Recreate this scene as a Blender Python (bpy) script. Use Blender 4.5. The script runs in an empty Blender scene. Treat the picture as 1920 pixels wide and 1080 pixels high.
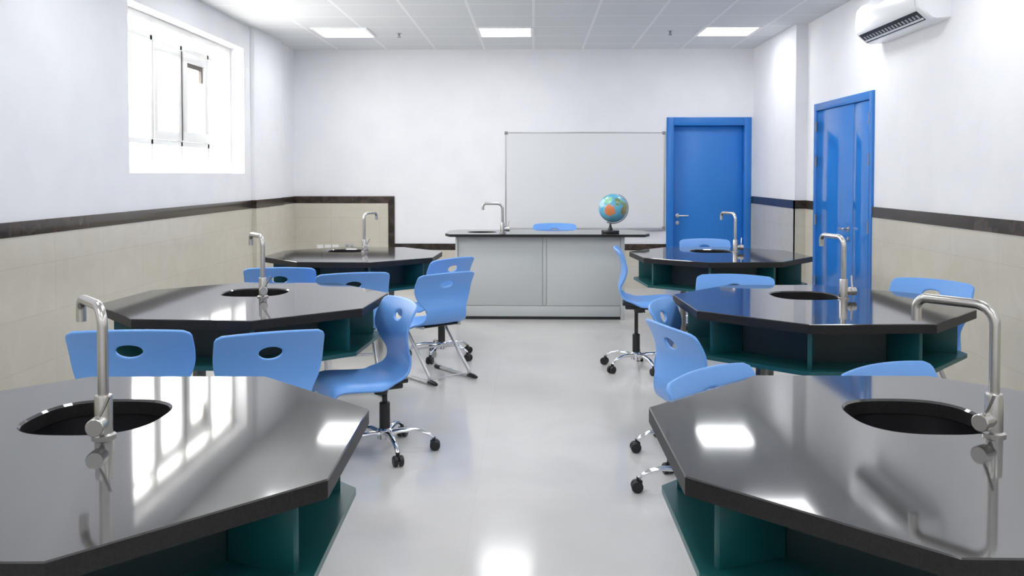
import bpy, bmesh, math, random
from math import sin, cos, pi, radians, sqrt, atan2
from mathutils import Vector, Matrix

random.seed(4)
SC = bpy.context.scene
COL = SC.collection

# ------------------------------------------------------------------ helpers
class MB:
    """collects geometry for one mesh"""
    def __init__(self):
        self.v = []; self.f = []

    def add(self, vs, fs):
        b = len(self.v)
        self.v += [tuple(p) for p in vs]
        self.f += [tuple(i + b for i in f) for f in fs]
        return self

    def box(self, x0, x1, y0, y1, z0, z1, bev=0.0):
        if bev <= 0:
            vs = [(x, y, z) for z in (z0, z1) for y in (y0, y1) for x in (x0, x1)]
            return self.add(vs, [(0, 2, 3, 1), (4, 5, 7, 6), (0, 1, 5, 4), (2, 6, 7, 3), (0, 4, 6, 2), (1, 3, 7, 5)])
        bm = bmesh.new()
        bmesh.ops.create_cube(bm, size=1.0)
        for q in bm.verts:
            q.co = Vector(((x0 + x1) / 2 + q.co.x * (x1 - x0), (y0 + y1) / 2 + q.co.y * (y1 - y0), (z0 + z1) / 2 + q.co.z * (z1 - z0)))
        bmesh.ops.bevel(bm, geom=bm.edges[:], offset=bev, segments=2, affect='EDGES', profile=0.5)
        return self.from_bm(bm)

    def from_bm(self, bm):
        bm.verts.index_update()
        self.add([q.co[:] for q in bm.verts], [tuple(q.index for q in f.verts) for f in bm.faces])
        bm.free()
        return self

    def prism(self, poly, z0, z1):
        n = len(poly)
        vs = [(x, y, z0) for x, y in poly] + [(x, y, z1) for x, y in poly]
        fs = [tuple(range(n - 1, -1, -1)), tuple(range(n, 2 * n))]
        fs += [(i, (i + 1) % n, n + (i + 1) % n, n + i) for i in range(n)]
        return self.add(vs, fs)

    def lathe(self, prof, n=32, c=(0, 0, 0), axis='z'):
        vs = []; fs = []
        for r, z in prof:
            for k in range(n):
                a = 2 * pi * k / n
                p = (r * cos(a), r * sin(a), z)
                if axis == 'x': p = (p[2], p[0], p[1])
                elif axis == 'y': p = (p[1], p[2], p[0])
                vs.append((c[0] + p[0], c[1] + p[1], c[2] + p[2]))
        m = len(prof)
        for i in range(m - 1):
            for k in range(n):
                fs.append((i * n + k, i * n + (k + 1) % n, (i + 1) * n + (k + 1) % n, (i + 1) * n + k))
        fs.append(tuple(range(n - 1, -1, -1)))
        fs.append(tuple((m - 1) * n + k for k in range(n)))
        return self.add(vs, fs)

    def tube(self, pts, r, n=14, rs=None, flat=1.0):
        pts = [Vector(p) for p in pts]
        m = len(pts)
        tans = []
        for i in range(m):
            t = (pts[min(i + 1, m - 1)] - pts[max(i - 1, 0)])
            tans.append(t.normalized())
        up = Vector((0, 0, 1)) if abs(tans[0].z) < 0.9 else Vector((1, 0, 0))
        nrm = (up - tans[0] * up.dot(tans[0])).normalized()
        vs = []; fs = []
        for i in range(m):
            if i:
                nrm = (nrm - tans[i] * nrm.dot(tans[i])).normalized()
            bi = tans[i].cross(nrm)
            rr = rs[i] if rs else r
            for k in range(n):
                a = 2 * pi * k / n
                vs.append(pts[i] + nrm * (rr * flat * cos(a)) + bi * (rr * sin(a)))
        for i in range(m - 1):
            for k in range(n):
                fs.append((i * n + k, i * n + (k + 1) % n, (i + 1) * n + (k + 1) % n, (i + 1) * n + k))
        fs.append(tuple(range(n - 1, -1, -1)))
        fs.append(tuple((m - 1) * n + k for k in range(n)))
        return self.add(vs, fs)

    def build(self, name, mat, parent=None, smooth=True, angle=38, loc=(0, 0, 0), rotz=0):
        me = bpy.data.meshes.new(name)
        me.from_pydata(self.v, [], self.f)
        bm = bmesh.new(); bm.from_mesh(me)
        bmesh.ops.recalc_face_normals(bm, faces=bm.faces[:])
        bm.to_mesh(me); bm.free()
        if smooth:
            me.shade_smooth()
            me.set_sharp_from_angle(angle=radians(angle))
        if mat is not None:
            me.materials.append(mat)
        o = bpy.data.objects.new(name, me)
        COL.objects.link(o)
        o.parent = parent
        o.location = loc
        o.rotation_euler = (0, 0, rotz)
        return o


def fillet(pts, r, seg=7):
    pts = [Vector(p) for p in pts]
    out = [pts[0]]
    for i in range(1, len(pts) - 1):
        a, b, c = pts[i - 1], pts[i], pts[i + 1]
        u = (a - b).normalized(); w = (c - b).normalized()
        ang = u.angle(w)
        rr = r[i - 1] if isinstance(r, (list, tuple)) else r
        d = min(rr / math.tan(ang / 2), (a - b).length * 0.49, (c - b).length * 0.49)
        rr = d * math.tan(ang / 2)
        cen = b + (u + w).normalized() * (rr / sin(ang / 2))
        p0 = b + u * d; p1 = b + w * d
        v0 = p0 - cen; v1 = p1 - cen
        tot = v0.angle(v1)
        ax = v0.cross(v1).normalized()
        for k in range(seg + 1):
            out.append(cen + Matrix.Rotation(tot * k / seg, 3, ax) @ v0)
    out.append(pts[-1])
    return out


def empty(name, loc=(0, 0, 0), rotz=0.0):
    o = bpy.data.objects.new(name, None)
    COL.objects.link(o)
    o.empty_display_size = 0.1
    o.location = loc
    o.rotation_euler = (0, 0, rotz)
    return o


def tag(o, label, cat, group=None, kind=None):
    if label: o['label'] = label
    if cat: o['category'] = cat
    if group: o['group'] = group
    if kind: o['kind'] = kind
    return o


def kids(o):
    return [c for c in list(COL.objects) if c.parent == o]


def copy_tree(o, parent=None):
    c = o.copy()
    COL.objects.link(c)
    c.parent = parent
    for ch in kids(o):
        copy_tree(ch, c)
    return c

# ------------------------------------------------------------------ materials
def pm(name, col, rough=0.5, metal=0.0, ior=1.5, spec=0.5, coat=0.0):
    m = bpy.data.materials.new(name)
    m.use_nodes = True
    b = m.node_tree.nodes['Principled BSDF']
    b.inputs['Base Color'].default_value = (*col, 1)
    b.inputs['Roughness'].default_value = rough
    b.inputs['Metallic'].default_value = metal
    b.inputs['IOR'].default_value = ior
    b.inputs['Specular IOR Level'].default_value = spec
    if coat:
        b.inputs['Coat Weight'].default_value = coat
        b.inputs['Coat Roughness'].default_value = 0.06
    return m


def nodes(m):
    nt = m.node_tree
    return nt, nt.nodes, nt.links, nt.nodes['Principled BSDF']


def noisy(m, c1, c2, scale, detail=4, lo=0.35, hi=0.65, bump=0.0):
    nt, N, L, b = nodes(m)
    tc = N.new('ShaderNodeTexCoord')
    nz = N.new('ShaderNodeTexNoise'); nz.inputs['Scale'].default_value = scale; nz.inputs['Detail'].default_value = detail
    cr = N.new('ShaderNodeValToRGB')
    cr.color_ramp.elements[0].position = lo; cr.color_ramp.elements[0].color = (*c1, 1)
    cr.color_ramp.elements[1].position = hi; cr.color_ramp.elements[1].color = (*c2, 1)
    L.new(tc.outputs['Object'], nz.inputs['Vector'])
    L.new(nz.outputs['Fac'], cr.inputs['Fac'])
    L.new(cr.outputs['Color'], b.inputs['Base Color'])
    if bump:
        bp = N.new('ShaderNodeBump'); bp.inputs['Strength'].default_value = bump; bp.inputs['Distance'].default_value = 0.002
        L.new(nz.outputs['Fac'], bp.inputs['Height']); L.new(bp.outputs['Normal'], b.inputs['Normal'])
    return m


def bricks(m, plane, c1, c2, mortar, bw, bh, ms, off=(0, 0), offset=0.0, marble=None, smooth=0.1):
    """tile pattern on a plane ('xy','yz','xz') in object coordinates"""
    nt, N, L, b = nodes(m)
    tc = N.new('ShaderNodeTexCoord')
    sp = N.new('ShaderNodeSeparateXYZ'); cb = N.new('ShaderNodeCombineXYZ')
    L.new(tc.outputs['Object'], sp.inputs[0])
    ax = {'x': 'X', 'y': 'Y', 'z': 'Z'}
    for i in (0, 1):
        ad = N.new('ShaderNodeMath'); ad.operation = 'ADD'; ad.inputs[1].default_value = off[i]
        L.new(sp.outputs[ax[plane[i]]], ad.inputs[0]); L.new(ad.outputs[0], cb.inputs[i])
    bt = N.new('ShaderNodeTexBrick')
    bt.offset = offset; bt.squash = 1.0
    bt.inputs['Scale'].default_value = 1.0
    bt.inputs['Brick Width'].default_value = bw; bt.inputs['Row Height'].default_value = bh
    bt.inputs['Mortar Size'].default_value = ms; bt.inputs['Mortar Smooth'].default_value = smooth
    bt.inputs['Bias'].default_value = 0.0
    bt.inputs['Color1'].default_value = (*c1, 1); bt.inputs['Color2'].default_value = (*c2, 1); bt.inputs['Mortar'].default_value = (*mortar, 1)
    L.new(cb.outputs[0], bt.inputs['Vector'])
    out = bt.outputs['Color']
    if marble:
        nz = N.new('ShaderNodeTexNoise'); nz.inputs['Scale'].default_value = marble[0]; nz.inputs['Detail'].default_value = 6; nz.inputs['Distortion'].default_value = 1.2
        L.new(tc.outputs['Object'], nz.inputs['Vector'])
        cr = N.new('ShaderNodeValToRGB')
        cr.color_ramp.elements[0].position = 0.4; cr.color_ramp.elements[0].color = (*marble[1], 1)
        cr.color_ramp.elements[1].position = 0.65; cr.color_ramp.elements[1].color = (*marble[2], 1)
        L.new(nz.outputs['Fac'], cr.inputs['Fac'])
        mx = N.new('ShaderNodeMix'); mx.data_type = 'RGBA'; mx.blend_type = 'MULTIPLY'; mx.inputs[0].default_value = 1.0
        L.new(out, mx.inputs[6]); L.new(cr.outputs['Color'], mx.inputs[7])
        out = mx.outputs[2]
    L.new(out, b.inputs['Base Color'])
    return m


M = {}
M['wall'] = noisy(pm('wall_paint', (.83, .83, .85), .7), (.82, .82, .845), (.85, .85, .87), 3.0)
BE1, BE2, BEM = (.62, .585, .505), (.60, .565, .485), (.57, .535, .455)
MARB = (4.0, (.96, .95, .93), (1.0, 1.0, 1.0))
M['tile_side'] = bricks(pm('beige_tile_side', BE1, .16), 'yz', BE1, BE2, BEM, .6, .3, .004, marble=MARB, off=(.1, .04))
M['tile_back'] = bricks(pm('beige_tile_back', BE1, .16), 'xz', BE1, BE2, BEM, .6, .3, .004, marble=MARB, off=(.1, .04))
BK1, BK2, BKM = (.040, .030, .024), (.024, .019, .016), (.012, .010, .009)
MARK = (9.0, (.75, .7, .65), (1.9, 1.75, 1.6))
M['border_side'] = bricks(pm('marble_border_side', BK1, .22), 'yz', BK1, BK2, BKM, .42, 2.0, .004, marble=MARK, off=(.1, .3))
M['border_back'] = bricks(pm('marble_border_back', BK1, .22), 'xz', BK1, BK2, BKM, .42, 2.0, .004, marble=MARK, off=(.1, .3))
M['floor'] = bricks(pm('floor_tile', (.7, .68, .66), .13), 'xy', (.66, .64, .615), (.645, .625, .60), (.63, .61, .588), .8, .8, .003, marble=(2.5, (.96, .96, .96), (1, 1, 1)), off=(.25, .3))
M['ceiling'] = bricks(pm('ceiling_tile', (.7, .71, .72), .8), 'xy', (.69, .705, .715), (.675, .69, .70), (.80, .81, .82), .6, .6, .014, off=(60.0, 60.0 - .12))
M['white_frame'] = pm('white_metal', (.85, .85, .86), .35)
M['upvc'] = pm('white_window_frame', (.86, .86, .84), .3)
M['seal'] = pm('window_seal', (.10, .085, .07), .5)
M['granite'] = noisy(pm('dark_granite', (.047, .047, .047), .06, ior=1.95), (.044, .043, .043), (.049, .048, .048), 30, 2)
M['granite_side'] = noisy(pm('honed_granite_edge', (.012, .012, .013), .45, spec=.3), (.010, .010, .011), (.018, .017, .018), 160, 3)
M['basin'] = pm('black_basin', (.006, .006, .007), .35)
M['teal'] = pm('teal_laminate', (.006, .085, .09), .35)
M['teal_shaded'] = pm('shaded_teal_laminate', (.002, .022, .028), .4)  # same teal darkened: shade under the tabletop put into the colour
M['leg_grey'] = pm('grey_steel_leg', (.20, .20, .20), .4, .3)
M['steel'] = pm('brushed_steel', (.60, .58, .55), .27, 1.0)
M['chrome'] = pm('chrome', (.80, .80, .82), .08, 1.0)
M['tube_grey'] = pm('silver_tube', (.62, .62, .63), .3, .6)
M['black'] = pm('black_plastic', (.012, .012, .014), .4)
M['blue_shell'] = pm('blue_polypropylene', (.155, .375, .82), .35)
M['door_blue'] = noisy(pm('blue_door_gloss', (.02, .195, .62), .10), (.019, .19, .61), (.023, .205, .65), 2.0)
M['door_satin'] = pm('blue_door_satin', (.020, .195, .62), .3)
M['frame_blue'] = pm('blue_door_frame', (.018, .18, .58), .25)
M['counter_body'] = pm('grey_laminate', (.55, .57, .57), .3)
M['counter_top'] = noisy(pm('grey_counter_top', (.22, .22, .22), .12, ior=1.7), (.20, .20, .20), (.25, .25, .25), 120, 3)
M['kick'] = pm('dark_toe_kick', (.02, .02, .022), .4)
M['board'] = pm('whiteboard_enamel', (.74, .75, .76), .2)
M['alu'] = pm('aluminium_trim', (.48, .48, .49), .35, .6)
M['cap_grey'] = pm('grey_corner_cap', (.22, .22, .23), .5)
M['ac_white'] = pm('air_conditioner_plastic', (.84, .85, .87), .25)
M['ac_dark'] = pm('air_vent_dark', (.015, .015, .017), .5)
M['seam'] = pm('grey_seam', (.45, .46, .48), .5)

em = bpy.data.materials.new('panel_diffuser'); em.use_nodes = True
nt = em.node_tree; nt.nodes.clear()
eo = nt.nodes.new('ShaderNodeOutputMaterial'); ee = nt.nodes.new('ShaderNodeEmission')
ee.inputs['Color'].default_value = (.96, .98, 1.0, 1); ee.inputs['Strength'].default_value = 9.2
nt.links.new(ee.outputs[0], eo.inputs[0])
M['diffuser'] = em

gl = bpy.data.materials.new('window_glass'); gl.use_nodes = True
nt = gl.node_tree; nt.nodes.clear()
go = nt.nodes.new('ShaderNodeOutputMaterial'); gt = nt.nodes.new('ShaderNodeBsdfTransparent'); gg = nt.nodes.new('ShaderNodeBsdfGlossy')
gg.inputs['Roughness'].default_value = 0.02
gm = nt.nodes.new('ShaderNodeMixShader'); gm.inputs[0].default_value = .06
nt.links.new(gt.outputs[0], gm.inputs[1]); nt.links.new(gg.outputs[0], gm.inputs[2]); nt.links.new(gm.outputs[0], go.inputs[0])
M['glass'] = gl

# globe: ocean with coloured land patches
gb = pm('globe_map', (.1, .4, .6), .2)
nt, N, L, b = nodes(gb)
tc = N.new('ShaderNodeTexCoord')
nz = N.new('ShaderNodeTexNoise'); nz.inputs['Scale'].default_value = 11; nz.inputs['Detail'].default_value = 5
L.new(tc.outputs['Object'], nz.inputs['Vector'])
cr = N.new('ShaderNodeValToRGB'); cr.color_ramp.interpolation = 'LINEAR'
cr.color_ramp.elements[0].position = .54; cr.color_ramp.elements[0].color = (.14, .46, .66, 1)
cr.color_ramp.elements[1].position = .60; cr.color_ramp.elements[1].color = (.22, .30, .12, 1)
e2 = cr.color_ramp.elements.new(.575); e2.color = (.16, .48, .50, 1)
L.new(nz.outputs['Fac'], cr.inputs['Fac'])
last = cr.outputs['Color']
for cen, rad, col in (((-.045, -.128, -.018), .062, (.75, .25, .09)), ((-.06, -.10, .085), .05, (.30, .62, .42)), ((.105, -.088, -.02), .055, (.30, .26, .11)), ((-.12, -.06, .05), .05, (.45, .72, .80))):
    vd = N.new('ShaderNodeVectorMath'); vd.operation = 'DISTANCE'; vd.inputs[1].default_value = cen
    ns = N.new('ShaderNodeTexNoise'); ns.inputs['Scale'].default_value = 30
    L.new(tc.outputs['Object'], ns.inputs['Vector']); L.new(tc.outputs['Object'], vd.inputs[0])
    ma = N.new('ShaderNodeMath'); ma.operation = 'MULTIPLY_ADD'; ma.inputs[1].default_value = .05
    L.new(ns.outputs['Fac'], ma.inputs[0]); L.new(vd.outputs['Value'], ma.inputs[2])
    mr = N.new('ShaderNodeMapRange'); mr.inputs['From Min'].default_value = rad * .85 + .02; mr.inputs['From Max'].default_value = rad + .025
    mr.inputs['To Min'].default_value = 1; mr.inputs['To Max'].default_value = 0
    L.new(ma.outputs[0], mr.inputs['Value'])
    mx = N.new('ShaderNodeMix'); mx.data_type = 'RGBA'
    L.new(mr.outputs[0], mx.inputs[0]); L.new(last, mx.inputs[6]); mx.inputs[7].default_value = (*col, 1)
    last = mx.outputs[2]
L.new(last, b.inputs['Base Color'])
M['globe'] = gb

# ------------------------------------------------------------------ the room
XL, XR, YB, YF, ZC = -2.955, 2.797, 10.75, -1.8, 2.926
T = .25
tag(MB().box(XL - T, XR + T, YF - T, YB + T, -.12, 0).build('floor', M['floor'], smooth=False), 'glossy pale grey tiled floor of the laboratory', 'floor', kind='structure')
tag(MB().box(XL - T, XR + T, YF - T, YB + T, ZC, ZC + .15).build('ceiling', M['ceiling'], smooth=False), 'grey suspended ceiling of square tiles in a pale grid', 'ceiling', kind='structure')

# side wall with the window
WY0, WY1, WZ0, WZ1 = 6.335, 8.885, 1.402, 2.675
w = MB()
w.box(XL - T, XL, YF - T, WY0, 0, ZC).box(XL - T, XL, WY1, YB + T, 0, ZC)
w.box(XL - T, XL, WY0, WY1, 0, WZ0).box(XL - T, XL, WY0, WY1, WZ1, ZC)
wl = tag(w.build('wall_left', M['wall'], smooth=False), 'white painted wall with window above beige tile wainscot', 'wall', kind='structure')
MB().box(XL, XL + .012, YF, YB, 0, 1.038).build('wainscot', M['tile_side'], wl, smooth=False)
MB().box(XL, XL + .016, YF, YB, 1.038, 1.124, .002).build('border', M['border_side'], wl)
PX = -2.912
MB().box(XL, PX, 9.09, 10.08, 1.124, ZC).build('pilaster', M['wall'], wl, smooth=False)
MB().box(XL + .012, PX + .012, 9.08, 10.09, 0, 1.038).build('wainscot', M['tile_side'], wl, smooth=False)
MB().box(XL + .012, PX + .016, 9.076, 10.094, 1.038, 1.124).build('border', M['border_side'], wl, smooth=False)

# wall with whiteboard and door
DX0, DX1, DZ = 1.628, 2.657, 2.09
w = MB().box(XL, DX0 + .05, YB, YB + T, 0, ZC).box(DX1 - .05, XR, YB, YB + T, 0, ZC).box(DX0 + .05, DX1 - .05, YB, YB + T, DZ - .05, ZC)
wb = tag(w.build('wall_back', M['wall'], smooth=False), 'white end wall behind the whiteboard with stepped tile border', 'wall', kind='structure')
MB().box(XL + .012, -1.79, YB - .012, YB, 0, 1.038).box(-1.79, DX0, YB - .012, YB, 0, .462).box(DX1, 2.70, YB - .012, YB, 0, 1.038).build('wainscot', M['tile_back'], wb, smooth=False)
MB().box(XL + .016, -1.712, YB - .016, YB, 1.038, 1.124).box(-1.79, -1.712, YB - .016, YB, .462, 1.038).box(-1.712, DX0, YB - .016, YB, .462, .54).box(DX1, 2.70, YB - .016, YB, 1.038, 1.124).build('border', M['border_back'], wb, smooth=False)

# side wall with the double door
EY0, EY1, EZ = 7.25, 8.745, 2.085
w = MB().box(XR, XR + T, YF - T, EY0 + .05, 0, ZC).box(XR, XR + T, EY1 - .05, YB + T, 0, ZC).box(XR, XR + T, EY0 + .05, EY1 - .05, EZ - .05, ZC)
wr = tag(w.build('wall_right', M['wall'], smooth=False), 'white painted wall with blue double door and air conditioner', 'wall', kind='structure')
MB().box(XR - .012, XR, YF, EY0, 0, 1.042).box(XR - .012, XR, EY1, 9.03, 0, 1.042).build('wainscot', M['tile_side'], wr, smooth=False)
MB().box(XR - .016, XR, YF, EY0, 1.042, 1.128).box(XR - .016, XR, EY1, 9.03, 1.042, 1.128).build('border', M['border_side'], wr, smooth=False)
QX = 2.68
MB().box(QX, XR, 9.03, YB, 0, ZC).build('pilaster', M['wall'], wr, smooth=False)
MB().box(QX - .012, QX, 9.018, YB - .012, 0, 1.042).box(QX - .012, XR - .012, 9.018, 9.03, 0, 1.042).build('wainscot', M['tile_side'], wr, smooth=False)
MB().box(QX - .016, QX, 9.014, YB - .016, 1.042, 1.128).box(QX - .016, XR - .016, 9.014, 9.03, 1.042, 1.128).build('border', M['border_side'], wr, smooth=False)
w = MB().box(XL, XR, YF - T, YF, 0, ZC)
tag(w.build('wall_front', M['wall'], smooth=False), 'plain white wall behind the camera', 'wall', kind='structure')

# ------------------------------------------------------------------ window
wx = XL - .135
win = tag(MB().box(wx - .05, wx, WY0, WY1, WZ0, WZ0 + .05, .004).box(wx - .05, wx, WY0, WY1, WZ1 - .05, WZ1, .004)
          .box(wx - .05, wx, WY0, WY0 + .05, WZ0 + .05, WZ1 - .05, .004).box(wx - .05, wx, WY1 - .05, WY1, WZ0 + .05, WZ1 - .05, .004).build('window_1', M['upvc']),
          'bright white framed window deep in the painted wall', 'window', kind='structure')
ZT, ZB = 2.50, 1.66          # transoms
MB().box(wx - .05, wx + .004, WY0 + .05, WY1 - .05, ZT - .022, ZT + .022, .004).build('transom', M['upvc'], win)
MB().box(wx - .05, wx + .004, WY0 + .05, WY1 - .05, ZB - .022, ZB + .022, .004).build('transom', M['upvc'], win)
for y in (7.02, 7.62, 8.25):
    MB().box(wx - .05, wx + .004, y - .022, y + .022, WZ0 + .05, WZ1 - .05, .004).build('mullion', M['upvc'], win)
def sash(y0, y1, z0, z1, t, lock):
    m = MB()
    m.box(wx - .035, wx + .016, y0, y1, z0, z0 + t, .004).box(wx - .035, wx + .016, y0, y1, z1 - t, z1, .004)
    m.box(wx - .035, wx + .016, y0, y0 + t, z0 + t, z1 - t, .004).box(wx - .035, wx + .016, y1 - t, y1, z0 + t, z1 - t, .004)
    s = m.build('sash', M['upvc'], win)
    return s
s1 = sash(7.645, 8.225, ZB + .025, ZT - .025, .085, True)
MB().box(wx - .030, wx - .004, 7.735, 8.135, ZT - .150, ZT - .112).box(wx - .030, wx - .004, 8.105, 8.135, ZT - .26, ZT - .15).build('seal', M['seal'], s1, smooth=False)
sash(7.045, 7.595, ZB + .025, ZT - .025, .07, False)
MB().box(wx + .006, wx + .02, 7.596, 7.606, ZB + .03, ZT - .03).build('seal', M['seal'], win, smooth=False)
MB().box(wx - .028, wx - .022, WY0 + .03, WY1 - .03, WZ0 + .03, WZ1 - .03).build('pane', M['glass'], win, smooth=False)

# ------------------------------------------------------------------ doors
def lever(parent, mat, loc, rotz, flip=1):
    m = MB().lathe([(.026, 0), (.026, .008), (.011, .010), (.011, .045)], 20, axis='y')
    m.tube(fillet([(0, .04, 0), (flip * .01, .045, 0), (flip * .125, .045, 0)], .008), .0095, 10)
    o = m.build('handle', mat, parent, loc=loc, rotz=rotz)
    k = MB().lathe([(.024, 0), (.024, .008), (.010, .009), (.010, .012)], 20, axis='y').build('lock', mat, parent, loc=(loc[0], loc[1], loc[2] - .09), rotz=rotz)
    return o
fw = .085
d1 = MB()
d1.box(DX0, DX0 + fw, YB - .022, YB + .13, 0, DZ, .004).box(DX1 - fw, DX1, YB - .022, YB + .13, 0, DZ, .004).box(DX0 + fw, DX1 - fw, YB - .022, YB + .13, DZ - fw - .015, DZ, .004)
d1.box(DX0 + fw - .002, DX1 - fw + .002, YB + .1215, YB + .14, 0, DZ - fw)  # unseen backing added behind the leaf, blocks sky light at the gaps
d1 = tag(d1.build('door_1', M['frame_blue']), 'blue single door in deep blue frame beside the whiteboard', 'door', kind='structure')
MB().box(DX0 + fw + .002, DX1 - fw - .002, YB + .075, YB + .12, .008, DZ - fw - .018, .002).build('door_leaf', M['door_satin'], d1)
lever(d1, M['steel'], (DX0 + fw + .065, YB + .075, .885), pi, -1)

ew = .07
d2 = MB()
d2.box(XR - .022, XR + .10, EY0, EY0 + ew, 0, EZ, .004).box(XR - .022, XR + .10, EY1 - ew, EY1, 0, EZ, .004).box(XR - .022, XR + .10, EY0 + ew, EY1 - ew, EZ - ew, EZ, .004)
d2.box(XR + .0415, XR + .10, EY0 + ew - .002, EY1 - ew + .002, 0, EZ - ew + .002)  # backing plate added behind both leaves to stop daylight leaking in
d2 = tag(d2.build('door_2', M['frame_blue']), 'glossy blue double door with one narrow leaf in side wall', 'door', kind='structure')
SE = 7.70
MB().box(XR - .008, XR + .04, SE + .003, EY1 - ew - .003, .008, EZ - ew - .004, .002).build('door_leaf', M['door_blue'], d2)
MB().box(XR - .008, XR + .04, EY0 + ew + .003, SE - .003, .008, EZ - ew - .004, .002).build('door_leaf', M['door_blue'], d2)
lever(d2, M['steel'], (XR - .008, 7.80, .91), pi / 2, 1)
for y in (EY0 + ew, EY1 - ew):
    for z in (.35, .95, 1.52, 1.86):
        MB().lathe([(.009, -.05), (.009, .05)], 12)  .build('hinge', M['cap_grey'], d2, loc=(XR - .018, y, z))

# ------------------------------------------------------------------ ceiling lights and sprinklers
def make_light():
    r = empty('ceiling_light')
    m = MB(); a, bq = .297, .268
    for x0, x1, y0, y1 in ((-a, a, -a, -bq), (-a, a, bq, a), (-a, -bq, -bq, bq), (bq, a, -bq, bq)):
        m.box(x0, x1, y0, y1, -.012, 0)
    m.build('frame', M['white_frame'], r, smooth=False)
    MB().box(-bq, bq, -bq, bq, -.008, -.001).build('diffuser', M['diffuser'], r, smooth=False)
    return r
proto = make_light()
first = True
for iy, y in enumerate((9.44, 7.26, 5.2, 3.1, 1.0, -1.0)):
    for ix, (x, nm) in enumerate(((-2.04, 'window-side'), (-.3, 'middle'), (2.07, 'door-side'))):
        o = proto if first else copy_tree(proto); first = False
        o.location = (x, y, ZC)
        if iy == 0:
            tag(o, ('square lit ceiling panel closest to the window wall', 'square lit ceiling panel in the middle, above the whiteboard wall', 'square lit ceiling panel on the air conditioner side of the ceiling')[ix], 'ceiling light', 'square light panels in the ceiling')
        else:
            tag(o, 'square lit ceiling panel in the rows above the top of the picture', 'ceiling light', 'square light panels in the ceiling')
def make_sprinkler():
    r = empty('sprinkler')
    MB().lathe([(.030, -.004), (.030, 0)], 20).build('escutcheon', M['alu'], r)
    MB().lathe([(.009, -.03), (.012, -.004)], 12).lathe([(.018, -.046), (.018, -.042)], 14).tube([(.011, 0, -.03), (.014, 0, -.038), (.006, 0, -.044)], .003, 8).tube([(-.011, 0, -.03), (-.014, 0, -.038), (-.006, 0, -.044)], .003, 8).build('nozzle', M['cap_grey'], r)
    return r
sp = make_sprinkler()
sp.location = (-1.46, 9.52, ZC); tag(sp, 'small ceiling sprinkler next to the window-side light panel', 'sprinkler', 'ceiling sprinklers')
s2 = copy_tree(sp); s2.location = (1.46, 9.42, ZC); tag(s2, 'small ceiling sprinkler next to the light panel nearest the air conditioner', 'sprinkler', 'ceiling sprinklers')

# ------------------------------------------------------------------ air conditioner
AY0, AY1 = 5.96, 7.12
ac = tag(empty('air_conditioner', (XR, (AY0 + AY1) / 2, 2.44)), 'white wall mounted air conditioner above the blue double door', 'air conditioner')
prof = [(0, .0), (.10, -.008), (.132, .0), (.202, .062), (.217, .085), (.223, .13), (.222, .20), (.212, .26), (.18, .296), (.12, .305), (0, .305)]
hl = (AY1 - AY0) / 2
vs = []; fs = []
n = len(prof)
st = [(-hl, .93), (-hl + .012, .985), (-hl + .03, 1.0), (hl - .03, 1.0), (hl - .012, .985), (hl, .93)]
for y, s in st:
    for d, z in prof:
        vs.append((-(d * s), y, .15 + (z - .15) * s))
for i in range(len(st) - 1):
    for k in range(n):
        fs.append((i * n + k, i * n + (k + 1) % n, (i + 1) * n + (k + 1) % n, (i + 1) * n + k))
fs.append(tuple(range(n))); fs.append(tuple((len(st) - 1) * n + k for k in range(n)))
MB().add(vs, fs).build('housing', M['ac_white'], ac, angle=32)
def strip(d0, z0, d1, z1, y0, y1, th):
    ux, uz = d1 - d0, z1 - z0
    ln = sqrt(ux * ux + uz * uz); nx, nz = uz / ln * th, -ux / ln * th
    q = [(d0, z0), (d1, z1), (d1 + nx, z1 + nz), (d0 + nx, z0 + nz)]
    v = [(-a, y, b2) for y in (y0, y1) for a, b2 in q]
    return v, [(0, 1, 2, 3), (7, 6, 5, 4), (0, 4, 5, 1), (1, 5, 6, 2), (2, 6, 7, 3), (3, 7, 4, 0)]
vent = MB().add(*strip(.136, .0035, .201, .061, -hl + .07, hl - .05, .003)).build('air_vent', M['ac_dark'], ac, smooth=False)
for k in range(17):
    y = -hl + .12 + k * (2 * hl - .22) / 16
    MB().add(*strip(.158, .023, .180, .0425, y - .016, y + .010, .0045)).build('fin', M['seam'], vent, smooth=False)
MB().add(*strip(.144, .0106, .154, .0195, -hl + .075, hl - .055, .008)).build('louver', M['ac_white'], ac, smooth=False)
MB().tube([(-.203, -hl + .055, .064), (-.218, -hl + .05, .09), (-.2245, -hl + .045, .13), (-.2245, -hl + .045, .20), (-.214, -hl + .045, .262)], .002, 6).build('seam', M['seam'], ac)

# ------------------------------------------------------------------ taps
def make_tap(parent, loc, spout_ang, lever_ang, h=.325, reach=.205):
    body = MB().lathe([(.029, 0), (.029, .006), (.022, .010), (.021, .10), (.0195, .105), (.0145, .106)], 28).build('faucet', M['steel'], parent, loc=loc)
    s = MB().tube(fillet([(0, 0, .09), (0, 0, h), (0, reach, h), (0, reach, h - .062)], [.05, .04], 9), .0128, 18)
    s.build('spout', M['steel'], body, rotz=spout_ang - pi / 2)
    l = MB().lathe([(.0165, .012), (.0165, .034), (.022, .036), (.022, .066), (.020, .068)], 22, c=(0, 0, .040), axis='x')
    l.tube([(.052, 0, .055), (.058, .016, .078), (.068, .036, .118)], .0042, 8)
    l.build('lever', M['steel'], body, rotz=lever_ang)
    return body

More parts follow.
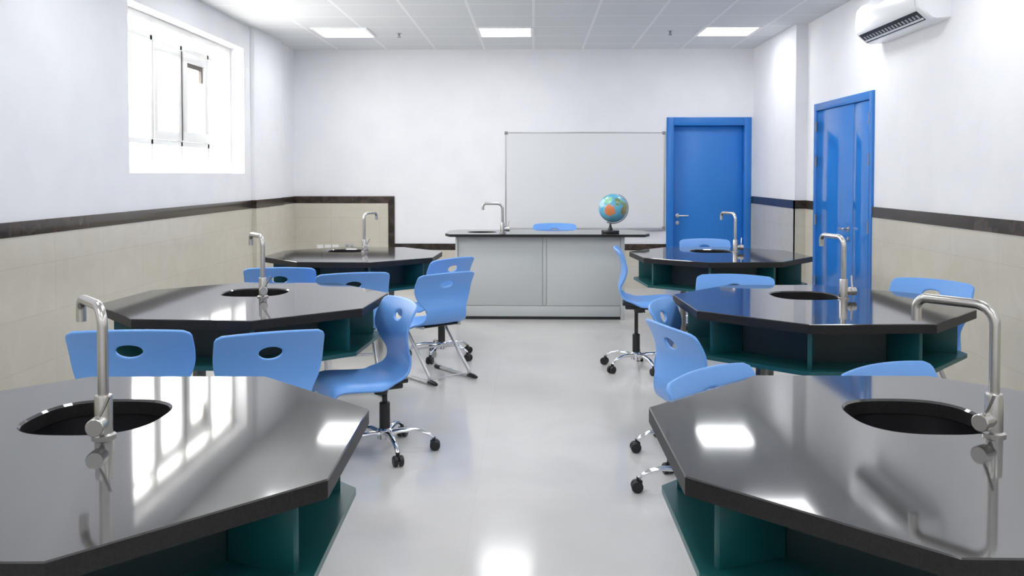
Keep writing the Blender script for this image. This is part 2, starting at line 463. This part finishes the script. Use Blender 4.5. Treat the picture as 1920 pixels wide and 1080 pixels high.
# ------------------------------------------------------------------ octagonal laboratory tables
TZ, TR, TH = .738, .738, .042
def make_table(name_label, x, y, rot, sink, tap, spout_w, lever_w):
    """sink, tap: positions relative to the table centre, in room axes; spout_w, lever_w: headings in room axes"""
    a = radians(rot)
    r = tag(empty('lab_table', (x, y, 0), a), name_label, 'table', 'octagonal laboratory tables')
    rt = Matrix.Rotation(-a, 2)
    sx, sy = rt @ Vector(sink); tx, ty = rt @ Vector(tap)
    d = Vector((tx - sx, ty - sy))
    if d.length < .212:
        d = d.normalized() * .212; sx, sy = tx - d.x, ty - d.y
    octv = [(TR * cos(k * pi / 4), TR * sin(k * pi / 4)) for k in range(8)]
    va = [atan2(q[1] - sy, q[0] - sx) % (2 * pi) for q in octv]
    uni = [2 * pi * k / 64 for k in range(64)]
    angs = sorted(va + [u for u in uni if min(abs(u - q) for q in va) > .03])
    def outer(t, R):
        dx, dy = cos(t), sin(t); best = 1e9
        ap = R * cos(pi / 8)
        for k in range(8):
            nx, ny = cos((k + .5) * pi / 4), sin((k + .5) * pi / 4)
            den = dx * nx + dy * ny
            if den > 1e-6:
                best = min(best, (ap - sx * nx - sy * ny) / den)
        return (sx + dx * best, sy + dy * best)
    def inner(t, s):
        c, q = cos(t + a), sin(t + a)
        rr = s * .172 / ((abs(c) ** 2.7 + abs(q) ** 2.7) ** (1 / 2.7))
        return (sx + rr * cos(t), sy + rr * sin(t))
    rings = [[(*inner(t, 1.0), TZ - TH) for t in angs], [(*inner(t, 1.0), TZ - .006) for t in angs], [(*inner(t, 1.035), TZ) for t in angs],
             [(*outer(t, TR - .003), TZ) for t in angs], [(*outer(t, TR), TZ - .003) for t in angs], [(*outer(t, TR), TZ - TH) for t in angs]]
    n = len(angs); m = MB(); vs = [p for q in rings for p in q]; fs = []
    for i in range(6):
        for k in range(n):
            fs.append((i * n + k, i * n + (k + 1) % n, ((i + 1) % 6) * n + (k + 1) % n, ((i + 1) % 6) * n + k))
    tt = m.add(vs, fs).build('tabletop', M['granite'], r, angle=30)
    tt.data.materials.append(M['granite_side'])
    for pf in tt.data.polygons:
        if abs(pf.normal.z) < .3: pf.material_index = 1
    # basin below the hole
    prof = [(1.03, TZ - TH), (1.0, TZ - .10), (.9, TZ - .165), (.6, TZ - .185)]
    vs = []; fs = []
    for s, z in prof:
        vs += [(*inner(t, s), z) for t in angs]
    for i in range(3):
        for k in range(n):
            fs.append((i * n + k, i * n + (k + 1) % n, (i + 1) * n + (k + 1) % n, (i + 1) * n + k))
    fs.append(tuple(3 * n + k for k in range(n)))
    MB().add(vs, fs).build('sink_basin', M['basin'], r)
    make_tap(r, (tx, ty, TZ), spout_w - a, lever_w - a)
    # open shelf carcass under the top
    def octo(R): return [(R * cos(k * pi / 4), R * sin(k * pi / 4)) for k in range(8)]
    MB().prism(octo(.70), .500, .520).build('bottom_shelf', M['teal'], r, smooth=False)
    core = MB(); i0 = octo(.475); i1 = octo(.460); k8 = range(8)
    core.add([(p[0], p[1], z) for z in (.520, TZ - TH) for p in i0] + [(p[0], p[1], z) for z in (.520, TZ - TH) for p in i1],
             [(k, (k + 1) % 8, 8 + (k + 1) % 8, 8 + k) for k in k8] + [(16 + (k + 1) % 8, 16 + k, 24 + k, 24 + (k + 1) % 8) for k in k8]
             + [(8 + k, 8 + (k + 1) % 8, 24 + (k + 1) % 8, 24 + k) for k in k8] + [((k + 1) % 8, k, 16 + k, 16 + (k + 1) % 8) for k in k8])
    core.build('back_panel', M['teal_shaded'], r, smooth=False)
    for k in range(8):
        MB().box(.475, .655, -.010, .010, .520, TZ - TH, .0015).build('divider', M['teal'], r, rotz=k * pi / 4)
    for k in ((1, 3, 5, 7) if x != 1.010 else (0, 2, 4, 6)):
        MB().box(.335, .370, -.0175, .0175, .018, .500, .003).lathe([(.024, 0), (.024, .012), (.012, .013), (.012, .02)], 16, c=(.3525, 0, 0)).build('leg', M['leg_grey'], r, rotz=k * pi / 4)
    return r

D = radians
make_table('octagonal dark topped lab table in the window-side row, nearest the camera', -1.132, 2.114, 24.3, (-.05, .215), (.058, .03), D(131), D(-82))
make_table('octagonal dark topped lab table in the door-side row, nearest the camera', 1.010, 2.178, -22.1, (.03, .21), (.15, .036), D(128), D(215))
make_table('octagonal lab table in the window-side row, between the nearest and farthest', -1.502, 4.569, 19.2, (-.02, .20), (.057, .055), D(125), D(-70))
make_table('octagonal lab table in the door-side row, between the nearest and farthest', 1.457, 4.528, -19.9, (.02, .23), (.176, .10), D(105), D(12))
make_table('octagonal lab table in the window-side row, nearest the grey counter', -1.468, 7.167, 20.6, (-.06, .25), (.04, .17), D(70), D(-70))
make_table('octagonal lab table in the door-side row, nearest the grey counter', 1.523, 7.236, -17.1, (.02, .25), (.18, .165), D(112), D(8))

# ------------------------------------------------------------------ chairs
SHELL_TOP = .37
def make_shell():
    prof = [(.222, -.072), (.219, -.040), (.204, -.012), (.165, -.001), (.10, -.004), (.02, -.010), (-.06, -.012), (-.115, -.004), (-.155, .018), (-.178, .052),
            (-.184, .095), (-.176, .140), (-.166, .185), (-.164, .230), (-.174, .275), (-.194, .320), (-.222, .370)]
    hw = [.170, .190, .202, .208, .210, .208, .202, .192, .176, .164, .164, .186, .214, .229, .233, .233, .232]
    P = [Vector((0, y, z)) for y, z in prof]
    # dense resample with Catmull-Rom
    def cat(arr, i, t):
        g = lambda k: arr[max(0, min(len(arr) - 1, k))]
        p0, p1, p2, p3 = g(i - 1), g(i), g(i + 1), g(i + 2)
        return .5 * ((2 * p1) + (p2 - p0) * t + (2 * p0 - 5 * p1 + 4 * p2 - p3) * t * t + (3 * p1 - 3 * p2 + p3 - p0) * t ** 3)
    fine = []; SUB = 12
    for i in range(len(P) - 1):
        for k in range(SUB):
            fine.append((cat(P, i, k / SUB), cat(hw, i, k / SUB)))
    fine.append((P[-1], hw[-1]))
    L = [0]
    for i in range(1, len(fine)): L.append(L[-1] + (fine[i][0] - fine[i - 1][0]).length)
    tot = L[-1]; NR, NC = 70, 36
    def at(s):
        for i in range(1, len(L)):
            if L[i] >= s - 1e-9:
                u = (s - L[i - 1]) / max(1e-9, L[i] - L[i - 1])
                return fine[i - 1][0].lerp(fine[i][0], u), fine[i - 1][1] * (1 - u) + fine[i][1] * u
        return fine[-1]
    rc = .030
    vs = []; uv = []
    for i in range(NR + 1):
        s = tot * i / NR
        p, h = at(s)
        e = tot - s
        if e < rc: h -= rc - sqrt(max(0, rc * rc - (rc - e) ** 2))
        if s < rc: h -= (rc - sqrt(max(0, rc * rc - (rc - s) ** 2))) * .8
        zb = max(0, min(1, (p.z - .02) / .12)); zs = 1 - zb; zc = max(0, min(1, (p.y + .11) / .10)); zc = zc * zc * (3 - 2 * zc)
        for j in range(NC + 1):
            q = -1 + 2 * j / NC
            x = h * q
            c = (x / .21) ** 2
            vs.append((x, p.y + zb * (.026 * c), p.z + zs * .008 * c - zc * .034 * max(0, (abs(q) - .72) / .28) ** 2 - zb * .009 * c * max(0, 1 - e / .15)))
            uv.append((x, e))
    idx = lambda i, j: i * (NC + 1) + j
    ce, ra, rb = .093, .051, .027
    def inside(u): return (u[0] / ra) ** 2 + ((u[1] - ce) / rb) ** 2
    faces = []; rim = set()
    drop = set()
    for i in range(NR):
        for j in range(NC):
            f = (idx(i, j), idx(i, j + 1), idx(i + 1, j + 1), idx(i + 1, j))
            mu = (sum(uv[k][0] for k in f) / 4, sum(uv[k][1] for k in f) / 4)
            if inside(mu) < 1.0:
                drop |= set(f)
            else: faces.append(f)
    used = set(k for f in faces for k in f)
    for k in drop & used:
        u = uv[k]; g = sqrt(max(1e-6, inside(u)))
        tx, te = u[0] / g, ce + (u[1] - ce) / g
        i = (1 - te / tot) * NR
        p, h = at(tot - te)
        c = (tx / .21) ** 2
        vs[k] = (tx, p.y + .026 * c, p.z)
    remap = {}; v2 = []
    for k in sorted(used):
        remap[k] = len(v2); v2.append(vs[k])
    m = MB(); m.add(v2, [tuple(remap[k] for k in f) for f in faces])
    o = m.build('seat_shell', M['blue_shell'], None, angle=180)
    so = o.modifiers.new('thickness', 'SOLIDIFY'); so.thickness = .013; so.offset = 0.0
    bv = o.modifiers.new('round', 'BEVEL'); bv.width = .004; bv.segments = 2; bv.limit_method = 'ANGLE'; bv.angle_limit = radians(50)
    return o

def make_swivel():
    r = empty('swivel_chair')
    sh = make_shell(); sh.parent = r; sh.location = (0, .06, .43)
    me = MB().box(-.075, .075, -.12, .11, -.045, -.022, .006).box(-.055, .055, -.10, .10, -.075, -.043, .008).lathe([(.034, -.10), (.040, -.07)], 20)
    me.tube([(.05, .02, -.06), (.12, .03, -.062), (.19, .03, -.068)], .006, 8)
    me.build('mechanism', M['black'], r, loc=(0, .02, .43))
    MB().lathe([(.027, .075), (.027, .245), (.023, .25)], 22).build('gas_cylinder', M['black'], r)
    MB().lathe([(.0135, 0), (.0135, 1.0)], 18).build('piston', M['black'], r, loc=(0, 0, .245))
    hub = MB().lathe([(.026, .062), (.038, .068), (.038, .112), (.030, .120)], 24).build('hub', M['chrome'], r)
    arm = MB().tube([(.028, 0, .094), (.08, 0, .104), (.14, 0, .105), (.19, 0, .095), (.225, 0, .078), (.245, 0, .060)], .012, 12, rs=[.019, .017, .015, .0135, .012, .010], flat=.75)
    ca = MB().lathe([(.010, .045), (.010, .066)], 12, c=(.245, 0, 0))
    for s in (-1, 1):
        ca.lathe([(.008, s * .005), (.024, s * .005), (.026, s * .008), (.026, s * .021), (.022, s * .025), (.008, s * .025)], 20, c=(.252, 0, .026), axis='y')
    ca.box(.228, .266, -.006, .006, .024, .052, .004)
    ao = arm.build('leg', M['chrome'], r)
    co = ca.build('caster', M['black'], ao)
    for k in range(1, 5):
        c = copy_tree(ao, r); c.rotation_euler = (0, 0, k * 2 * pi / 5)
    return r

def make_sled():
    r = empty('sled_chair')
    sh = make_shell(); sh.parent = r; sh.location = (0, 0, .41)
    for s in (-1, 1):
        path = fillet([(s * .15, -.12, .385), (s * .16, .10, .385), (s * .165, -.25, .013), (s * .165, .17, .013)], [.03, .03], 7)
        g = MB().tube(path, .0115, 12).build('leg', M['tube_grey'], r)
        MB().tube([(s * .165, -.292, .017), (s * .165, -.27, .020), (s * .165, -.225, .022), (s * .165, -.20, .016)], .016, 12, rs=[.012, .017, .0185, .013], flat=.9).build('foot', M['black'], g)
        MB().tube([(s * .165, .13, .013), (s * .165, .19, .0135)], .0145, 12, flat=.9).build('foot', M['black'], g)
    MB().tube([(-.162, -.05, .225), (.162, -.05, .225)], .008, 10).build('crossbar', M['tube_grey'], r)
    MB().tube([(-.165, -.15, .020), (.165, -.15, .020)], .0075, 10).build('crossbar', M['tube_grey'], r)
    MB().box(-.155, .155, -.11, .07, -.030, -.019, .004).build('seat_bracket', M['black'], r, loc=(0, 0, .41))
    return r

SWP, SLP = make_swivel(), make_sled()
used = {'sw': False, 'sl': False}
def chair(kind, back, f, top, label, star=None, slide=.06, sx=1.0):
    """back: position of the backrest in the room; f: heading the sitter faces; top: height of the backrest"""
    fl = sqrt(f[0] ** 2 + f[1] ** 2); fx, fy = f[0] / fl, f[1] / fl
    p = SWP if kind == 'sw' else SLP
    o = copy_tree(p) if used[kind] else p
    used[kind] = True
    off = .20 - slide if kind == 'sw' else .20
    o.location = (back[0] + fx * off, back[1] + fy * off, 0)
    rz = atan2(fy, fx) - pi / 2
    o.rotation_euler = (0, 0, rz)
    tag(o, label, 'chair', 'blue shell chairs')
    h = top - SHELL_TOP
    if kind == 'sw':
        legs = 0
        for c in kids(o):
            n = c.name.split('.')[0]
            if n == 'seat_shell': c.location = (0, slide, h)
            elif n == 'mechanism': c.location = (0, .02, h)
            elif n == 'piston': c.location = (0, 0, .245); c.scale = (1, 1, h - .09 - .245)
            elif n == 'leg' and star is not None:
                c.rotation_euler = (0, 0, star + legs * 2 * pi / 5 - rz); legs += 1
    else:
        k = h / .41
        o.scale = (sx, 1, top / (.41 + SHELL_TOP))
    return o
CH = [
 ('sl', (-1.52, 3.22), (-.10, 1), .815, 'blue shell chair with its back to the camera, straight behind the nearest window-side table', None),
 ('sl', (-.985, 3.25), (-.44, .90), .805, 'blue shell chair turned aside, in front of the middle window-side table', None),
 ('sw', (-.66, 4.40), (-.87, -.49), .765, 'blue swivel chair seen from the side at the aisle end of the middle window-side table', D(-66)),
 ('sl', (-.57, 5.85), (-.66, .75), .735, 'blue chair on a silver sled frame with black feet, standing in the aisle', None),
 ('sw', (-.59, 6.53), (-.77, .62), .77, 'blue swivel chair behind the sled-framed aisle chair, near the grey counter', D(-32)),
 ('sl', (-1.655, 5.64), (-.12, 1), .79, 'blue shell chair beyond the tap of the middle window-side table, back to the camera', None),
 ('sl', (-1.125, 5.44), (-.36, .93), .78, 'darker blue turned shell chair in front of the window-side table nearest the counter', None),
 ('sw', (.60, 6.28), (1, -.08), .875, 'tall raised blue swivel chair in profile in front of the grey counter', D(5)),
 ('sw', (.635, 4.44), (.93, -.37), .755, 'blue shell chair tucked against the corner of the middle door-side table', D(185)),
 ('sw', (.575, 3.77), (.95, .31), .748, 'light blue swivel chair at the aisle side of the middle door-side table', D(180)),
 ('sw', (.55, 2.77), (.7, -.7), .775, 'blue chair whose rounded backrest rises behind the corner of the nearest door-side table', D(100)),
 ('sw', (1.20, 3.01), (.5, -.86), .742, 'blue chair whose backrest tip just shows over the far edge of the nearest door-side table', D(60)),
 ('sw', (1.24, 5.38), (-.3, -.95), .78, 'blue shell chair between the middle and farthest door-side tables', D(30)),
 ('sw', (1.577, 8.09), (0, -1), .80, 'blue chair behind the farthest door-side table, in front of the single door', D(0)),
 ('sl', (2.265, 4.99), (-.75, -.65), .80, 'blue shell chair by the tiled wall under the air conditioner', None),
 ('sw', (.23, 9.42), (0, -1), .868, 'blue chair behind the grey counter, only its top edge showing', D(20)),
]
for c in CH:
    chair(*c[:5], star=c[5], slide=.10 if c[1] == (-.66, 4.40) else .06, sx=.88 if c[1] == (-.985, 3.25) else 1.0)

# ------------------------------------------------------------------ demonstration counter
CX0, CX1, CYF, CYB = -.747, .872, 8.35, 8.93
cz0, cz1 = .800, .825
ct = tag(empty('counter', ((CX0 + CX1) / 2, (CYF + CYB) / 2, 0)), 'long grey teaching counter with sink and tap before the whiteboard', 'counter')
ox, oy = ct.location.x, ct.location.y
def rel(x0, x1, y0, y1): return (x0 - ox, x1 - ox, y0 - oy, y1 - oy)
SKX, SKY = -.505 - ox, 8.60 - oy
# countertop with chamfered ends and a sink hole
poly = [(-.795, 8.27), (1.055, 8.27), (1.115, 8.41), (1.115, 8.83), (1.03, 8.99), (-.77, 8.99), (-.85, 8.83), (-.85, 8.41)]
poly = [(p[0] - ox, p[1] - oy) for p in poly]
def ray_poly(t, pl):
    dx, dy = cos(t), sin(t); best = 1e9
    for i in range(len(pl)):
        a1, a2 = pl[i], pl[(i + 1) % len(pl)]
        ex, ey = a2[0] - a1[0], a2[1] - a1[1]
        den = dx * ey - dy * ex
        if abs(den) < 1e-9: continue
        u = ((a1[0] - SKX) * ey - (a1[1] - SKY) * ex) / den
        s = ((a1[0] - SKX) * dy - (a1[1] - SKY) * dx) / den
        if u > 0 and -1e-6 <= s <= 1 + 1e-6: best = min(best, u)
    return (SKX + dx * best, SKY + dy * best)
va = [atan2(q[1] - SKY, q[0] - SKX) % (2 * pi) for q in poly]
angs = sorted(va + [u for u in [2 * pi * k / 48 for k in range(48)] if min(abs(u - q) for q in va) > .03])
n = len(angs)
def sk(t, s): 
    return (SKX + s * .145 * cos(t), SKY + s * .13 * sin(t))
rings = [[(*sk(t, 1), cz0) for t in angs], [(*sk(t, 1), cz1) for t in angs], [(*ray_poly(t, poly), cz1) for t in angs], [(*ray_poly(t, poly), cz0) for t in angs]]
vs = [p for q in rings for p in q]; fs = []
for i in range(4):
    for k in range(n):
        fs.append((i * n + k, i * n + (k + 1) % n, ((i + 1) % 4) * n + (k + 1) % n, ((i + 1) % 4) * n + k))
tt = MB().add(vs, fs).build('countertop', M['granite'], ct, angle=30)
tt.data.materials.append(M['granite_side'])
for pf in tt.data.polygons:
    if abs(pf.normal.z) < .3: pf.material_index = 1
vs = []; fs = []
for s, z in ((1.02, cz0), (.98, .72), (.8, .66), (.5, .65)):
    vs += [(*sk(t, s), z) for t in angs]
for i in range(3):
    for k in range(n):
        fs.append((i * n + k, i * n + (k + 1) % n, (i + 1) * n + (k + 1) % n, (i + 1) * n + k))
fs.append(tuple(3 * n + k for k in range(n)))
MB().add(vs, fs).build('sink_basin', M['basin'], ct)
make_tap(ct, (-.298 - ox, 8.42 - oy, cz1), D(176), D(8), h=.288, reach=.19)
px0, px1, py0, py1 = rel(CX0 + .022, CX1 - .036, CYF + .012, CYB)
MB().box(px0, px1, py1 - .018, py1, .02, cz0).box(px0, px1, py0 + .02, py0 + .038, .03, cz0).build('carcass', M['counter_body'], ct, smooth=False)
sx0, sx1, sy0, sy1 = rel(CX0, CX1, CYF, CYB)
MB().box(sx0, sx0 + .022, sy0, sy1, 0, cz0, .002).build('end_panel', M['counter_body'], ct)
MB().box(sx1 - .036, sx1, sy0, sy1, 0, cz0, .002).build('end_panel', M['counter_body'], ct)
mid = .092 - ox
MB().box(px0 + .003, mid - .003, py0, py0 + .02, .135, cz0 - .004, .002).build('front_panel', M['counter_body'], ct)
MB().box(mid + .038, px1 - .003, py0, py0 + .02, .135, cz0 - .004, .002).build('front_panel', M['counter_body'], ct)
MB().box(mid, mid + .035, py0 + .002, py0 + .02, .135, cz0 - .004, .002).build('stile', M['counter_body'], ct)
MB().box(px0 + .003, px1 - .003, py0, py0 + .02, .03, .131, .002).build('plinth_panel', M['counter_body'], ct)
MB().box(px0, px1, py0 + .012, py0 + .03, 0, .03).build('toe_kick', M['kick'], ct, smooth=False)

# ------------------------------------------------------------------ globe
gx, gy = .752, 8.545
g = tag(empty('globe', (gx, gy, cz1 + .0005)), 'blue desk globe with orange land on a black foot, on the counter', 'globe')
MB().lathe([(.082, 0), (.088, .006), (.086, .022), (.030, .026), (.020, .040), (.013, .060), (.008, .085)], 36).build('base', M['black'], g)
gc = Vector((.024, 0, .240)); gr = .139
sph = bmesh.new(); bmesh.ops.create_uvsphere(sph, u_segments=48, v_segments=28, radius=gr)
MB().from_bm(sph).build('ball', M['globe'], g, loc=gc, angle=180)
arc = []
tilt = radians(23)
for k in range(25):
    t = -pi / 2 + pi * k / 24
    q = Vector(((gr + .010) * cos(t), 0, (gr + .010) * sin(t)))
    q = Matrix.Rotation(-tilt * -1, 3, 'Y') @ q
    arc.append(gc + q)
arc = [Vector((0, 0, .072))] + arc[0:] if False else arc
MB().tube(arc, .006, 10).build('meridian', M['alu'], g)
MB().tube([(0, 0, .07), (0.0, 0, .09), arc[2]], .006, 10).build('stem', M['black'], g)

# ------------------------------------------------------------------ whiteboard
bx0, bx1, bz0, bz1 = -.345, 1.606, .725, 1.912
yb = YB - .003
wbr = tag(empty('whiteboard', ((bx0 + bx1) / 2, yb, bz0)), 'wide whiteboard with thin aluminium edge between counter and blue door', 'whiteboard')
ox2 = wbr.location.x
q0, q1, hh = bx0 - ox2, bx1 - ox2, bz1 - bz0
MB().box(q0 + .008, q1 - .008, -.014, 0, .008, hh - .008).build('board', M['board'], wbr, smooth=False)
MB().box(q0, q1, -.018, 0, hh - .016, hh, .003).box(q0, q1, -.018, 0, 0, .016, .003).box(q0, q0 + .014, -.018, 0, .016, hh - .016, .003).box(q1 - .014, q1, -.018, 0, .016, hh - .016, .003).build('frame', M['alu'], wbr)
MB().box(q0 + .03, q1 - .03, -.060, -.001, -.014, -.001, .003).box(q0 + .03, q1 - .03, -.060, -.054, -.001, .012, .002).build('pen_tray', M['alu'], wbr)
for xx in (q0 + .012, q1 - .012):
    for zz in (.012, hh - .012):
        MB().box(xx - .02, xx + .02, -.022, 0, zz - .02, zz + .02, .006).build('corner_cap', M['cap_grey'], wbr)

# ------------------------------------------------------------------ plates low on the tiled wall
def plate(x, wd, z0, z1, mat):
    r = empty('wall_plate', (x, YB - .012, z0))
    MB().box(-wd / 2, wd / 2, -.009, 0, 0, z1 - z0, .003).build('cover', mat, r)
    return r
for x, lb in ((-2.635, 'small white wall plate low on the tiles, closest to the corner'), (-2.54, 'small white wall plate low on the tiles, middle one of three'), (-2.445, 'small white wall plate low on the tiles, next to the grey outlet')):
    p = plate(x, .078, .445, .525, M['white_frame'])
    MB().box(-.018, .018, -.013, -.008, .022, .058, .002).build('switch', M['white_frame'], p)
    tag(p, lb, 'wall plate', 'white wall plates behind the window-side table')
p = plate(-2.27, .12, .47, .535, M['alu'])
MB().box(-.04, -.01, -.012, -.008, .02, .045, .002).build('socket', M['cap_grey'], p)
MB().box(.012, .042, -.012, -.008, .02, .045, .002).build('socket', M['cap_grey'], p)
tag(p, 'small grey double outlet low on the tiled end wall', 'outlet')

# ------------------------------------------------------------------ daylight
wd = bpy.data.worlds.new('daylight'); SC.world = wd
wd.use_nodes = True
bg = wd.node_tree.nodes['Background']
bg.inputs['Color'].default_value = (1.0, .985, .95, 1)
bg.inputs['Strength'].default_value = 6.5

# ------------------------------------------------------------------ camera
cd = bpy.data.cameras.new('camera'); cam = bpy.data.objects.new('camera', cd); COL.objects.link(cam)
cd.sensor_width = 36.0
cd.lens = 1639.2 * 36 / 1920
cd.shift_y = -(540 - 376.1) / 1920
cd.clip_start = .05; cd.clip_end = 100
cam.location = (0, 0, 1.394)
cam.rotation_euler = (pi / 2 - .03, 0, .0244)
SC.camera = cam

vs_ = SC.view_settings
vs_.view_transform = 'Standard'; vs_.look = 'None'; vs_.gamma = 1.0; vs_.exposure = 0.68
vs_.use_curve_mapping = False
SC.cycles.use_denoising = True
SC.cycles.max_bounces = 10
SC.cycles.diffuse_bounces = 6
SC.cycles.glossy_bounces = 5
